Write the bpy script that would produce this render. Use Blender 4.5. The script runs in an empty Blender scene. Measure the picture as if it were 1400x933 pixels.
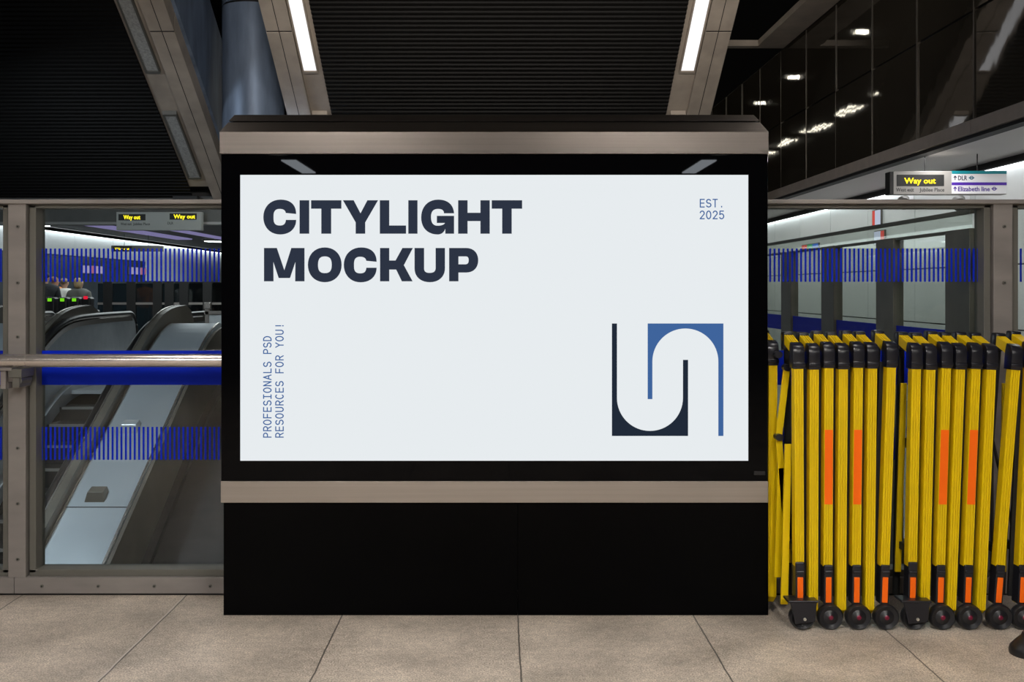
import bpy, bmesh, math, random
from mathutils import Vector, Matrix
from mathutils.geometry import tessellate_polygon
random.seed(7)
S = bpy.context.scene
C = S.collection
F, VX, VY, EYE = 1450.0, 682.0, 395.0, 1.4      # focal length in px, vanishing point, eye height

# ------------------------------------------------------------------ camera, world, lights, exposure
cam_d = bpy.data.cameras.new('camera'); cam = bpy.data.objects.new('camera', cam_d); C.objects.link(cam)
cam.location = (0, 0, EYE); cam.rotation_euler = (math.pi/2, 0, 0)
cam_d.sensor_width = 36; cam_d.lens = 36*F/1400
cam_d.shift_x = (700-VX)/1400; cam_d.shift_y = -(466.5-VY)/1400
cam_d.clip_start = .05; cam_d.clip_end = 200
S.camera = cam
S.view_settings.view_transform = 'Standard'; S.view_settings.look = 'None'
S.view_settings.exposure = 0.0; S.view_settings.gamma = 1.0; S.view_settings.use_curve_mapping = False
W = bpy.data.worlds.new('world'); S.world = W; W.use_nodes = True
W.node_tree.nodes['Background'].inputs[0].default_value = (.9, .85, .8, 1)
W.node_tree.nodes['Background'].inputs[1].default_value = .012

def area(name, loc, size, power, col=(1, 1, 1), rot=(0, 0, 0), spread=math.pi):
    d = bpy.data.lights.new(name, 'AREA'); d.shape = 'RECTANGLE'; d.size, d.size_y = size
    d.energy = power; d.color = col; d.spread = spread
    o = bpy.data.objects.new(name, d); C.objects.link(o); o.location = loc; o.rotation_euler = rot
    return o
CEIL = 3.2
LAMP, LAMP_R, LAMP_FILL = 52.0, 36.0, 138.0   # luminance of the two lamp rows behind the camera, and of added floor fills
LAMP_DIM = 34.0      # the farthest, weaker pair (mirrored in the black glass)
TUBE = 1.1          # luminance of the tubes under the escalators
STRIP = 5.0          # luminance of the strip lights at the wall heads
SOFFIT_FILL = 42          # unseen fills on the ceiling edge, added to brighten the sloping soffits
area('hall_lamp', (-6.5, 25, 2.62), (4, 14), 420, (.93, .97, 1))
area('right_hall_fill', (4.12, 13, 2.64), (.2, 16), 170, (1, .97, .95))  # unseen fill, added away from the strip light to light the wall evenly
for fxx in (-1.3, 1.5):
    area('floodlight', (fxx, 5.50, 3.45), (1.2, .25), SOFFIT_FILL, (1, .93, .86), (math.radians(105), 0, 0), math.radians(75))
area('landing_fill', (-2.5, 13.5, 3.2), (.2, .6), 75, (.95, .97, 1), (math.radians(18), math.radians(52), 0))  # hidden fill, added to brighten the steel side of the escalator
area('shaft_fill', (-6.2, 9.6, 3.6), (.3, 1.4), 165, (.80, .90, 1), (math.radians(8), math.radians(-14), 0))  # cool fill out of view, added to brighten the sloping deck

# ------------------------------------------------------------------ materials
def lin(c):
    return tuple(((x/255)/12.92 if x/255 <= .04045 else ((x/255+.055)/1.055)**2.4) for x in c)
def mat(name, col, rough=.5, metal=0, noise=0, nscale=8, bump=0, bscale=60, stretch=(1, 1, 1), spec=.5, ior=1.45, col2=None):
    m = bpy.data.materials.new(name); m.use_nodes = True
    nt = m.node_tree; b = nt.nodes['Principled BSDF']
    b.inputs['Base Color'].default_value = (*col, 1); b.inputs['Roughness'].default_value = rough
    b.inputs['Metallic'].default_value = metal; b.inputs['Specular IOR Level'].default_value = spec
    b.inputs['IOR'].default_value = ior
    tc = nt.nodes.new('ShaderNodeTexCoord'); mp = nt.nodes.new('ShaderNodeMapping')
    mp.inputs['Scale'].default_value = stretch
    nt.links.new(tc.outputs['Object'], mp.inputs[0])
    if noise:
        n = nt.nodes.new('ShaderNodeTexNoise'); n.inputs['Scale'].default_value = nscale; n.inputs['Detail'].default_value = 5
        r = nt.nodes.new('ShaderNodeMapRange'); r.inputs[1].default_value = .3; r.inputs[2].default_value = .7
        mx = nt.nodes.new('ShaderNodeMix'); mx.data_type = 'RGBA'
        c2 = col2 or tuple(x*(1-noise) for x in col)
        mx.inputs[6].default_value = (*c2, 1); mx.inputs[7].default_value = (*col, 1)
        nt.links.new(mp.outputs[0], n.inputs['Vector']); nt.links.new(n.outputs[0], r.inputs[0])
        nt.links.new(r.outputs[0], mx.inputs[0]); nt.links.new(mx.outputs[2], b.inputs['Base Color'])
    if bump:
        n2 = nt.nodes.new('ShaderNodeTexNoise'); n2.inputs['Scale'].default_value = bscale
        bp = nt.nodes.new('ShaderNodeBump'); bp.inputs['Strength'].default_value = bump; bp.inputs['Distance'].default_value = .02
        nt.links.new(mp.outputs[0], n2.inputs['Vector']); nt.links.new(n2.outputs[0], bp.inputs['Height'])
        nt.links.new(bp.outputs[0], b.inputs['Normal'])
    return m
def emit(name, col, s):
    m = bpy.data.materials.new(name); m.use_nodes = True; nt = m.node_tree; nt.nodes.clear()
    e = nt.nodes.new('ShaderNodeEmission'); e.inputs[0].default_value = (*col, 1); e.inputs[1].default_value = s
    o = nt.nodes.new('ShaderNodeOutputMaterial'); nt.links.new(e.outputs[0], o.inputs[0])
    return m
def glass(name, tint, f0=1.0):
    m = bpy.data.materials.new(name); m.use_nodes = True; nt = m.node_tree; nt.nodes.clear()
    t = nt.nodes.new('ShaderNodeBsdfTransparent'); t.inputs[0].default_value = (*tint, 1)
    g = nt.nodes.new('ShaderNodeBsdfGlossy'); g.inputs['Roughness'].default_value = .02
    fr = nt.nodes.new('ShaderNodeFresnel'); fr.inputs[0].default_value = 1.45
    mu = nt.nodes.new('ShaderNodeMath'); mu.operation = 'MULTIPLY'; mu.inputs[1].default_value = f0
    mx = nt.nodes.new('ShaderNodeMixShader'); o = nt.nodes.new('ShaderNodeOutputMaterial')
    nt.links.new(fr.outputs[0], mu.inputs[0]); nt.links.new(mu.outputs[0], mx.inputs[0])
    nt.links.new(t.outputs[0], mx.inputs[1]); nt.links.new(g.outputs[0], mx.inputs[2]); nt.links.new(mx.outputs[0], o.inputs[0])
    return m

def floor_mat():
    m = mat('terrazzo floor', (.36, .31, .265), .42, spec=.4)
    nt = m.node_tree; b = nt.nodes['Principled BSDF']; L = nt.links
    tc = nt.nodes.new('ShaderNodeTexCoord')
    def noise(sc, det, a, c):
        n = nt.nodes.new('ShaderNodeTexNoise'); n.inputs['Scale'].default_value = sc; n.inputs['Detail'].default_value = det
        L.new(tc.outputs['Object'], n.inputs['Vector'])
        r = nt.nodes.new('ShaderNodeMapRange'); r.inputs[1].default_value = .33; r.inputs[2].default_value = .67
        r.inputs[3].default_value = a; r.inputs[4].default_value = c
        L.new(n.outputs[0], r.inputs[0]); return r.outputs[0]
    def mul(a, c):
        k = nt.nodes.new('ShaderNodeMath'); k.operation = 'MULTIPLY'; L.new(a, k.inputs[0])
        if isinstance(c, (int, float)): k.inputs[1].default_value = c
        else: L.new(c, k.inputs[1])
        return k.outputs[0]
    f = mul(mul(noise(160, 2, .5, 1.25), noise(3.2, 4, .72, 1.12)), noise(30, 3, .85, 1.1))
    cx = nt.nodes.new('ShaderNodeCombineXYZ')
    for i, k in enumerate((.56, .478, .395)): L.new(mul(f, k), cx.inputs[i])
    # joints run away from the screen every 0.752 m, cross joints every 1.6 m
    sep = nt.nodes.new('ShaderNodeSeparateXYZ'); L.new(tc.outputs['Object'], sep.inputs[0])
    wob = nt.nodes.new('ShaderNodeTexNoise'); wob.inputs['Scale'].default_value = 6; L.new(tc.outputs['Object'], wob.inputs['Vector'])
    def M(op, a, c=None, d=None):
        k = nt.nodes.new('ShaderNodeMath'); k.operation = op
        for i, v in enumerate((a, c, d)):
            if v is None: continue
            if isinstance(v, (int, float)): k.inputs[i].default_value = v
            else: L.new(v, k.inputs[i])
        return k.outputs[0]
    xw = M('ADD', sep.outputs[0], M('MULTIPLY', M('SUBTRACT', wob.outputs[0], .5), .010))
    fr = M('PINGPONG', M('ADD', xw, -.0805), .376)
    dark = M('LESS_THAN', fr, .0032)
    yfr = M('PINGPONG', M('ADD', sep.outputs[1], 1.3), .8)
    dark = M('MAXIMUM', dark, M('LESS_THAN', yfr, .002))
    pale = M('LESS_THAN', M('ABSOLUTE', M('SUBTRACT', xw, -1.4305)), .0036)
    mx = nt.nodes.new('ShaderNodeMix'); mx.data_type = 'RGBA'
    L.new(M('MULTIPLY', dark, .85), mx.inputs[0]); L.new(cx.outputs[0], mx.inputs[6]); mx.inputs[7].default_value = (.045, .04, .036, 1)
    mx2 = nt.nodes.new('ShaderNodeMix'); mx2.data_type = 'RGBA'
    L.new(pale, mx2.inputs[0]); L.new(mx.outputs[2], mx2.inputs[6]); mx2.inputs[7].default_value = (.52, .47, .42, 1)
    L.new(mx2.outputs[2], b.inputs['Base Color'])
    return m

M_floor = floor_mat()
M_floor2 = mat('concourse floor', (.12, .12, .12), .35, noise=.3)
M_steel = mat('brushed steel', (.12, .104, .093), .30, .95, noise=.14, nscale=3, bump=.05, bscale=60, stretch=(.3, 30, 30))
M_band = mat('satin steel band', (.36, .315, .28), .5, .75, noise=.1, nscale=3, stretch=(.3, 30, 30))
M_bezel = mat('black glass', (.0015, .0015, .002), .012, ior=1.15, spec=.5)
M_black = mat('black gloss panel', (.0012, .0012, .0014), .13, ior=1.12)
M_dark = mat('black matt', (.006, .006, .006), .6)
M_fence = mat('fence steel', (.26, .235, .22), .5, .2, noise=.3, nscale=2.5, stretch=(1, 1, 3))
M_frame = mat('grey glazing frame', (.12, .115, .10), .5, .2)
M_tube = mat('polished tube', (.72, .66, .62), .27, .9)
M_blue = mat('blue film', (.001, .018, .46), .5, spec=.15)
M_glass = glass('clear glass', (.90, .93, .915))
M_corr = mat('dark ribbed metal', (.0045, .004, .0035), .55, 0, spec=.15)
M_beam = mat('brown metal casing', (.46, .39, .32), .5, .1, noise=.3, nscale=3)
M_col = mat('blue grey column', (.24, .31, .43), .42, .25, noise=.45, nscale=2.2, stretch=(3, 3, .6))
M_panel = mat('dark bronze glass wall', (.040, .033, .024), .04, bump=.07, bscale=2.6, ior=1.5)
M_trim = mat('bronze trim', (.50, .42, .36), .42, .4, noise=.15)
M_soffit = mat('grey soffit', (.56, .525, .50), .45, .1, noise=.1, nscale=.8)
M_white = mat('pale wall panel', (.55, .58, .57), .35, noise=.08, nscale=.7)
M_joint = mat('dark joint', (.05, .05, .05), .6)
M_hall = mat('dark hall ceiling', (.05, .05, .05), .6)
M_bulk = mat('grey bulkhead', (.09, .088, .083), .6, noise=.2)
M_deck = mat('pale escalator deck', (.52, .57, .62), .42, .35, noise=.12, nscale=1.5)
M_bal = mat('escalator steel panel', (.58, .61, .64), .25, .2, noise=.1)
M_balb = mat('brown escalator cladding', (.21, .19, .16), .35, .2, noise=.3, nscale=2)
M_ramp = mat('scratched dark plate', (.045, .043, .045), .5, .1, noise=.5, nscale=2.5)
M_rubber = mat('black rubber', (.012, .012, .014), .32)
M_step = mat('dark step', (.03, .03, .03), .5, .4)
M_edge = mat('worn step edge', (.35, .35, .34), .4, .6)
M_yellow = mat('barrier yellow', (.72, .495, .0015), .42, noise=.10, spec=.3, nscale=9)
M_orange = mat('orange reflective tape', (.92, .14, .003), .4, spec=.3)
M_cap = mat('black plastic cap', (.010, .010, .014), .28)
M_red = mat('red hub', (.16, .008, .03), .35)
M_bolt = mat('bright bolt', (.7, .68, .6), .3, .8)
M_lens = mat('unlit prismatic lens', (.42, .42, .40), .35, noise=.4, nscale=40)
M_tubelit = emit('lit tube', (1, .985, .99), TUBE)
M_lamp = emit('lamp diffuser', (1, .955, .90), LAMP)
M_lampr = emit('lamp diffuser warm', (1, .955, .90), LAMP_R)
M_floorfill = emit('floor fill diffuser', (1, .955, .90), LAMP_FILL)
M_capfill = emit('cap fill diffuser', (1, .95, .9), 20)
M_lampdim = emit('dim lamp diffuser', (.85, .92, 1), LAMP_DIM)
M_strip = emit('strip light', (.95, .97, 1), STRIP)
M_farlamp = emit('far lamp', (1, .93, .75), 14)
M_purple = emit('purple light', (.42, .36, .72), .55)
M_screen = emit('screen white', lin((231, 236, 239)), 1)
M_head = emit('screen ink', lin((45, 52, 67)), 1)
M_logo = emit('screen dark logo', lin((33, 42, 56)), 1)
M_sblue = emit('screen blue', lin((63, 100, 156)), 1)
M_led = emit('amber led', (1.0, .78, .02), 2.2)
M_signw = mat('white sign face', (.72, .72, .73), .4)
M_signg = mat('grey sign face', (.27, .26, .245), .4)
M_teal = mat('teal band', (.005, .22, .26), .4)
M_violet = mat('violet band', (.07, .015, .33), .4)
M_navy = mat('dark sign ink', (.02, .02, .05), .5)
M_vink = mat('violet sign ink', (.06, .02, .25), .5)
M_gink = mat('grey sign ink', (.05, .05, .05), .5)
M_adw = emit('lit advert white', (.75, .78, 1), .8)
M_adr = emit('lit advert red', (.9, .12, .1), .8)
M_adg = emit('lit green', (.1, .6, .25), .6)
M_adb = emit('lit blue', (.1, .25, .9), .7)
M_adp = emit('lit advert lilac', (.80, .70, 1), .5)
M_adr2 = emit('lit advert pink', (.8, .3, .45), .5)
M_gled = emit('green led', (.25, .9, .02), .9)
M_rled = emit('red led', (1, .02, .06), .9)
M_skin = mat('skin', (.45, .27, .19), .5)

# ------------------------------------------------------------------ geometry helpers
class MB:
    def __init__(s): s.v, s.f, s.m = [], [], []
    def add(s, vs, fs, mi=0):
        n = len(s.v); s.v += [tuple(v) for v in vs]; s.f += [tuple(i+n for i in f) for f in fs]; s.m += [mi]*len(fs); return s
    def box(s, x0, x1, y0, y1, z0, z1, mi=0):
        return s.add([(x0,y0,z0),(x1,y0,z0),(x1,y1,z0),(x0,y1,z0),(x0,y0,z1),(x1,y0,z1),(x1,y1,z1),(x0,y1,z1)],
                     [(0,3,2,1),(4,5,6,7),(0,1,5,4),(1,2,6,5),(2,3,7,6),(3,0,4,7)], mi)
    def hexa(s, p, mi=0):           # 8 points: bottom ring then top ring
        return s.add(p, [(0,3,2,1),(4,5,6,7),(0,1,5,4),(1,2,6,5),(2,3,7,6),(3,0,4,7)], mi)
    def prism(s, ring, axis, a, b, mi=0):   # ring of 2-D points swept along axis from a to b
        def put(p, t):
            return {'x': (t, p[0], p[1]), 'y': (p[0], t, p[1]), 'z': (p[0], p[1], t)}[axis]
        n = len(ring)
        vs = [put(p, a) for p in ring]+[put(p, b) for p in ring]
        fs = [(i, (i+1) % n, n+(i+1) % n, n+i) for i in range(n)]
        s.add(vs, fs, mi)
        tris = tessellate_polygon([[Vector((p[0], p[1], 0)) for p in ring]])
        s.add(vs, [tuple(t) for t in tris]+[tuple(n+i for i in reversed(t)) for t in tris], mi)
        return s
    def tube(s, pts, r, seg=12, mi=0, caps=True):
        pts = [Vector(p) for p in pts]; rings = []
        for i, p in enumerate(pts):
            d = (pts[min(i+1, len(pts)-1)]-pts[max(i-1, 0)]).normalized()
            a = Vector((0, 0, 1)) if abs(d.z) < .9 else Vector((1, 0, 0))
            u = d.cross(a).normalized(); w = u.cross(d)
            rr = r[i] if isinstance(r, (list, tuple)) else r
            rings.append([p+u*math.cos(2*math.pi*k/seg)*rr+w*math.sin(2*math.pi*k/seg)*rr for k in range(seg)])
        vs = [q for ring in rings for q in ring]; fs = []
        for i in range(len(pts)-1):
            for k in range(seg):
                fs.append((i*seg+k, i*seg+(k+1) % seg, (i+1)*seg+(k+1) % seg, (i+1)*seg+k))
        if caps: fs += [tuple(range(seg))[::-1], tuple(range((len(pts)-1)*seg, len(pts)*seg))]
        return s.add(vs, fs, mi)
    def flat(s, outline, holes=(), mi=0, y=0.0, t=.0006):   # polygons (X,Z) standing at depth y, thickness t towards the viewer
        loops = [outline]+list(holes)
        pts = [p for l in loops for p in l]
        tris = tessellate_polygon([[Vector((p[0], p[1], 0)) for p in l] for l in loops])
        n = len(pts); vs = [(p[0], y-t, p[1]) for p in pts]+[(p[0], y, p[1]) for p in pts]
        s.add(vs, [tuple(f) for f in tris], mi)
        k = 0
        for l in loops:
            m = len(l); s.add(vs, [(k+i, k+(i+1) % m, n+k+(i+1) % m, n+k+i) for i in range(m)], mi); k += m
        return s
    def build(s, name, mats, parent=None, bevel=0, smooth=False, seg=2):
        me = bpy.data.meshes.new(name); me.from_pydata(s.v, [], s.f)
        mats = mats if isinstance(mats, (list, tuple)) else [mats]
        for m in mats: me.materials.append(m)
        for p, mi in zip(me.polygons, s.m): p.material_index = mi
        bm = bmesh.new(); bm.from_mesh(me)
        bmesh.ops.remove_doubles(bm, verts=bm.verts, dist=1e-6)
        bmesh.ops.recalc_face_normals(bm, faces=bm.faces)
        if bevel:
            es = [e for e in bm.edges if len(e.link_faces) == 2 and e.calc_face_angle(0) > .6]
            bmesh.ops.bevel(bm, geom=es, offset=bevel, segments=seg, profile=.5, affect='EDGES', clamp_overlap=True)
        bm.to_mesh(me); bm.free()
        if smooth:
            for p in me.polygons: p.use_smooth = True
            try: me.set_sharp_from_angle(angle=math.radians(40))
            except Exception: pass
        o = bpy.data.objects.new(name, me); C.objects.link(o)
        if parent: o.parent = parent
        return o
def tag(o, label=None, cat=None, group=None, kind=None):
    if label: o['label'] = label
    if cat: o['category'] = cat
    if group: o['group'] = group
    if kind: o['kind'] = kind
    return o
def thing(name, loc, label, cat, group=None):
    o = bpy.data.objects.new(name, None); C.objects.link(o); o.location = loc; o.empty_display_size = .1
    return tag(o, label, cat, group)
def struct(name, mb, m, **k):
    return tag(mb.build(name, m, **k), kind='structure')
def X(px, Y): return (px-VX)/F*Y
def Z(py, Y): return EYE+(VY-py)/F*Y
def text_mesh(name, body, size, m, parent, loc, width=None, thick=0.0008):
    cu = bpy.data.curves.new(name, 'FONT'); cu.body = body; cu.size = size; cu.extrude = thick; cu.resolution_u = 2; cu.offset = size*.018
    o = bpy.data.objects.new('tmp', cu); C.objects.link(o)
    me = bpy.data.meshes.new_from_object(o.evaluated_get(bpy.context.evaluated_depsgraph_get()))
    bpy.data.objects.remove(o); bpy.data.curves.remove(cu)
    xs = [v.co.x for v in me.vertices]; w = max(xs)-min(xs)
    k = width/w if width else 1
    x0 = min(xs)
    for v in me.vertices: v.co = Vector(((v.co.x-x0)*k, -v.co.z, v.co.y))
    me.materials.clear(); me.materials.append(m)
    me.name = name
    r = bpy.data.objects.new(name, me); C.objects.link(r); r.parent = parent; r.location = loc
    return r

# ------------------------------------------------------------------ the setting
YF = 4.83            # fence line
struct('floor', MB().box(-7, 9, -11, YF+.10, -.3, 0), M_floor)
struct('floor_right', MB().box(2.27, 5.1, YF+.10, 30, -.3, 0), M_floor2)
struct('floor_far', MB().box(-20, 2.2, 15.2, 46, -.3, 0), M_floor2)
struct('ceiling', MB().box(-7, 9, -11, 5.2, CEIL, CEIL+.2), M_hall)
struct('wall_back', MB().box(-7, 9, -11.2, -11, 0, CEIL), mat('dark rear wall', (.10, .085, .07), .6, noise=.3))
struct('ceiling_upper', MB().box(-22, 9, 5.2, 47, 6.6, 6.8), M_dark)
struct('floor_shaft', MB().box(-20, 2.2, 4.9, 15.3, -7, -6.8), M_dark)

# sloping undersides of the escalators overhead
SL, K0 = .624, 10.34
def zs(y): return EYE+K0-SL*y
Y_A, Y_B = 7.6, 14.6
def ribbed(name, x0, x1):
    mb = MB(); n = int((Y_B-Y_A)/.058)
    prof = []
    for i in range(n):
        y = Y_A+i*.058
        prof += [(y, zs(y)+.02), (y+.030, zs(y+.030)+.02), (y+.031, zs(y+.031)), (y+.056, zs(y+.056))]
    vs, fs = [], []
    for p in prof: vs += [(x0, p[0], p[1]), (x1, p[0], p[1])]
    for i in range(len(prof)-1): fs.append((2*i, 2*i+1, 2*i+3, 2*i+2))
    mb.add(vs, fs)
    return struct(name, mb, M_corr)
def slab(mb, x0, x1, ya, yb, lo, hi, mi=0):   # follows the slope; lo / hi are heights against the ribbed face
    return mb.hexa([(x0,ya,zs(ya)+lo),(x1,ya,zs(ya)+lo),(x1,yb,zs(yb)+lo),(x0,yb,zs(yb)+lo),
                    (x0,ya,zs(ya)+hi),(x1,ya,zs(ya)+hi),(x1,yb,zs(yb)+hi),(x0,yb,zs(yb)+hi)], mi)
ribbed('ceiling_centre', -2.07, 2.07)
ribbed('ceiling_left', -9.5, -4.20)
JN = 11.9
def beam(name, x0, x1):
    mb = MB()
    for a, b in ((Y_A, JN-.012), (JN+.012, Y_B)): slab(mb, x0, x1, a, b, -.03, .22)
    slab(mb, x0+.004, x1-.004, Y_A, Y_B, -.022, .2, 1)
    xm = (x0+x1)/2
    slab(mb, xm-.004, xm+.004, Y_A, Y_B, -.0315, -.02, 1)
    return struct(name, mb, [M_beam, M_dark])
beam('beam_centre_left', -2.61, -2.32); beam('beam_centre_right', 2.32, 2.61); beam('beam_left', -3.92, -3.64)
def trough(name, x0, x1):
    mb = slab(MB(), x0, x1, Y_A, Y_B-.2, .035, .06)
    return struct(name, mb, M_beam)
trough('trim_1', -2.32, -2.07); trough('trim_2', 2.07, 2.32); trough('trim_3', -4.20, -3.92)
# side cladding of the two overhead escalators
mb = slab(MB(), -3.645, -3.60, Y_A, Y_B, .2, 1.5); struct('wall_escalator_left', mb, M_col)
mb = MB(); slab(mb, -2.61, -2.57, Y_A, Y_B, .22, 1.5); slab(mb, 2.57, 2.61, Y_A, Y_B, .22, 1.5); struct('wall_escalator_centre', mb, M_corr)
mb = slab(MB(), -9.5, -3.65, Y_A, Y_B, .28, .34); slab(mb, -2.57, 2.57, Y_A, Y_B, .28, .34); struct('ceiling_backing', mb, M_dark)
# bulkhead where the left soffit ends
mb = MB().box(-22, -2.62, Y_B, Y_B+.25, 2.32, 2.66).box(-2.62, 2.62, Y_B, Y_B+.2, 2.32, 2.66).box(-22, -2.62, Y_B-.01, Y_B+.26, 2.285, 2.32, 1)
struct('trim_4', mb, [M_bulk, mat('bulkhead edge', (.25, .24, .23), .5)])

def under_light(px0, px1, ya, yb, lit, label):
    t = thing('strip_light', ((px0+px1)/2, (ya+yb)/2, zs((ya+yb)/2)), label, 'light', 'strip lights under the overhead escalators')
    ox, oy, oz = t.location
    def sh(mb):
        mb.v = [(x-ox, y-oy, z-oz) for x, y, z in mb.v]; return mb
    h = MB(); w = .018
    slab(h, px0-w, px0, ya-.03, yb+.03, -.012, .035); slab(h, px1, px1+w, ya-.03, yb+.03, -.012, .035)
    slab(h, px0, px1, ya-.03, ya, -.012, .035); slab(h, px0, px1, yb, yb+.03, -.012, .035)
    sh(h).build('housing', M_frame if not lit else M_beam, t)
    d = slab(MB(), px0, px1, ya, yb, .0, .03); o = sh(d).build('diffuser', M_tubelit if lit else M_lens, t)
    return t
for ya, yb, wh in ((9.73, 10.77, 'upper'), (11.43, 12.46, 'middle'), (13.13, 14.17, 'lower')):
    under_light(-2.29, -2.14, ya, yb, True, {'upper': 'lit white tube in left edge of ribbed centre soffit, topmost and out of sight',
        'middle': 'lit white tube light in the soffit edge beside the blue column',
        'lower': 'lit white tube in soffit edge, hidden by the left end of the steel cap'}[wh])
    under_light(2.14, 2.29, ya, yb, True, {'upper': 'lit white tube in right edge of ribbed centre soffit, topmost and out of sight',
        'middle': 'lit white tube light above the right end of the steel cap',
        'lower': 'lit white tube in soffit edge, hidden by the right end of the steel cap'}[wh])
    if wh != 'upper':
        under_light(-4.14, -4.0, ya, yb, False, {'middle': 'unlit grey prismatic strip light, upper of two beside the left brown beam',
            'lower': 'unlit grey prismatic strip light, lower of two, above the glass fence'}[wh])

# round column between the two escalators
mb = MB(); cx, cy, r = -3.1, 13.4, .385
for a, b in ((-6.8, 4.93), (4.955, 6.6)):
    ring = [(cx+math.cos(2*math.pi*k/64)*r, cy+math.sin(2*math.pi*k/64)*r) for k in range(64)]
    mb.prism(ring, 'z', a, b)
mb.prism([(cx+math.cos(2*math.pi*k/48)*(r-.012), cy+math.sin(2*math.pi*k/48)*(r-.012)) for k in range(48)], 'z', 4.9, 5.0, 1)
struct('column', mb, [M_col, M_dark], smooth=True)

# dark bronze glass wall on the right, with trim, soffit and the pale wall beneath
XW = 3.94
mb = MB()
yj = [8.79+1.2*k for k in range(-4, 15)]
for a, b in zip(yj, yj[1:]):
    for z0, z1 in ((2.80, 3.70), (3.72, 4.72)):
        dx = random.uniform(-.004, .004); tw = random.uniform(-.006, .006)
        mb.hexa([(XW+dx, a+.012, z0), (XW+.05, a+.012, z0), (XW+.05, b-.012, z0), (XW+dx+tw, b-.012, z0),
                 (XW+dx, a+.012, z1), (XW+.05, a+.012, z1), (XW+.05, b-.012, z1), (XW+dx+tw, b-.012, z1)])
mb.box(XW+.03, XW+.12, yj[0], yj[-1], 2.7, 4.75, 1)
for a in yj: mb.box(XW-.006, XW+.03, a-.010, a+.010, 2.8, 4.72, 2)
struct('wall_right', mb, [M_panel, M_dark, mat('bronze mullion', (.16, .14, .12), .35, .7)])
mb = MB()
for a, b in zip(yj[::2], yj[2::2]): mb.box(XW-.03, XW+.10, a+.004, b-.004, 2.685, 2.80)
mb.box(XW-.02, XW+.09, yj[0], yj[-1], 2.69, 2.79, 1)
struct('trim_5', mb, [M_trim, M_dark])
mb = MB().box(XW+.02, 5.12, 4, 31, 2.68, 2.74)
struct('ceiling_right', mb, M_soffit)
struct('trim_7', MB().box(XW+.0, XW+.11, 4, 31, 2.655, 2.70), M_dark)
mb = MB()
for k in range(12):
    a = 4.75+1.65*k
    mb.box(5.1, 5.2, a+.006, a+1.644, 1.65, 2.66); mb.box(5.1, 5.2, a+.006, a+1.644, 1.0, 1.635); mb.box(5.1, 5.2, a+.006, a+1.644, 0, .985)
mb.box(5.13, 5.25, 4.7, 24.6, 0, 2.67, 1)
struct('wall_far_right', mb, [M_white, M_joint])
mb = MB().box(2.58, 3.9, 14.40, 14.55, 4.70, 4.78).box(3.52, 3.9, 6, 14.40, 4.70, 4.78)
struct('trim_6', mb, M_beam)
mb = MB().box(2.58, 3.52, 6, 14.4, 5.6, 5.66); struct('ceiling_coffer', mb, M_corr)
mb = MB().box(-20, 6, 46, 46.2, 0, 6.6); struct('wall_far', mb, mat('far wall', (.16, .18, .19), .5, noise=.3, nscale=.4))
t = tag(MB().box(4.98, 5.09, 4.75, 24.5, 2.625, 2.675).box(4.93, 4.98, 4.75, 24.5, 2.61, 2.675, 1).build('strip_light', [M_strip, M_dark]),
        'long white strip light along the head of the pale right wall', 'light')

# pale wall and ceiling of the left hall
mb = MB()
for k in range(12):
    a = 12+2.4*k
    zc = 2.15 if a < 27 else 1.62
    mb.box(-9.75, -9.6, a+.01, a+2.39, zc, 2.64); mb.box(-9.75, -9.6, a+.01, a+2.39, 0, zc-.02, 1)
mb.box(-9.8, -9.65, 12, 40.8, 0, 2.68, 2)
struct('wall_left', mb, [mat('hall wall', (.62, .66, .68), .4, noise=.06), mat('dark shopfront', (.07, .085, .10), .25, noise=.4, nscale=1.2), M_joint])
struct('ceiling_left_hall', MB().box(-20, 2.2, Y_B+.3, 46, 2.70, 2.8), mat('left hall ceiling', (.10, .10, .105), .5, noise=.3, nscale=.6))
tag(MB().box(-9.58, -9.44, 13, 40, 2.62, 2.69).box(-9.44, -9.38, 13, 40, 2.62, 2.69, 1).build('strip_light', [M_strip, M_dark]),
    'long white strip light slanting above the left hall, seen through the left glass', 'light')
for i, (xa, xb, ya, yb) in enumerate(((-8.35, -7.95, 20, 27.5), (-7.2, -6.95, 22, 29))):
    tag(MB().box(xa, xb, ya, yb, 2.67, 2.70).build('ceiling_light', M_purple),
        ('wide purple ceiling light next to the white strip light', 'narrow purple ceiling light farther from the white strip light')[i], 'light', 'purple lights in the hall ceiling')
for i, (px, py, Y) in enumerate(((287, 328.5, 28), (298, 328.5, 28.2), (57, 306, 21))):
    d = 1.27
    x = X(px, Y)
    o = thing('ceiling_light', (x, Y, 2.66), ('small pale ceiling lamp near the edge of the screen, left of a pair',
        'small pale ceiling lamp closest to the screen edge, right of a pair', 'small pale ceiling lamp beside the left fence post')[i], 'light', 'small lamps in the left hall ceiling')
    MB().box(-.14, .14, -.2, .2, 0, .04).build('housing', M_frame, o)
    MB().box(-.10, .10, -.16, .16, -.02, 0).build('diffuser', M_strip, o)

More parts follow.
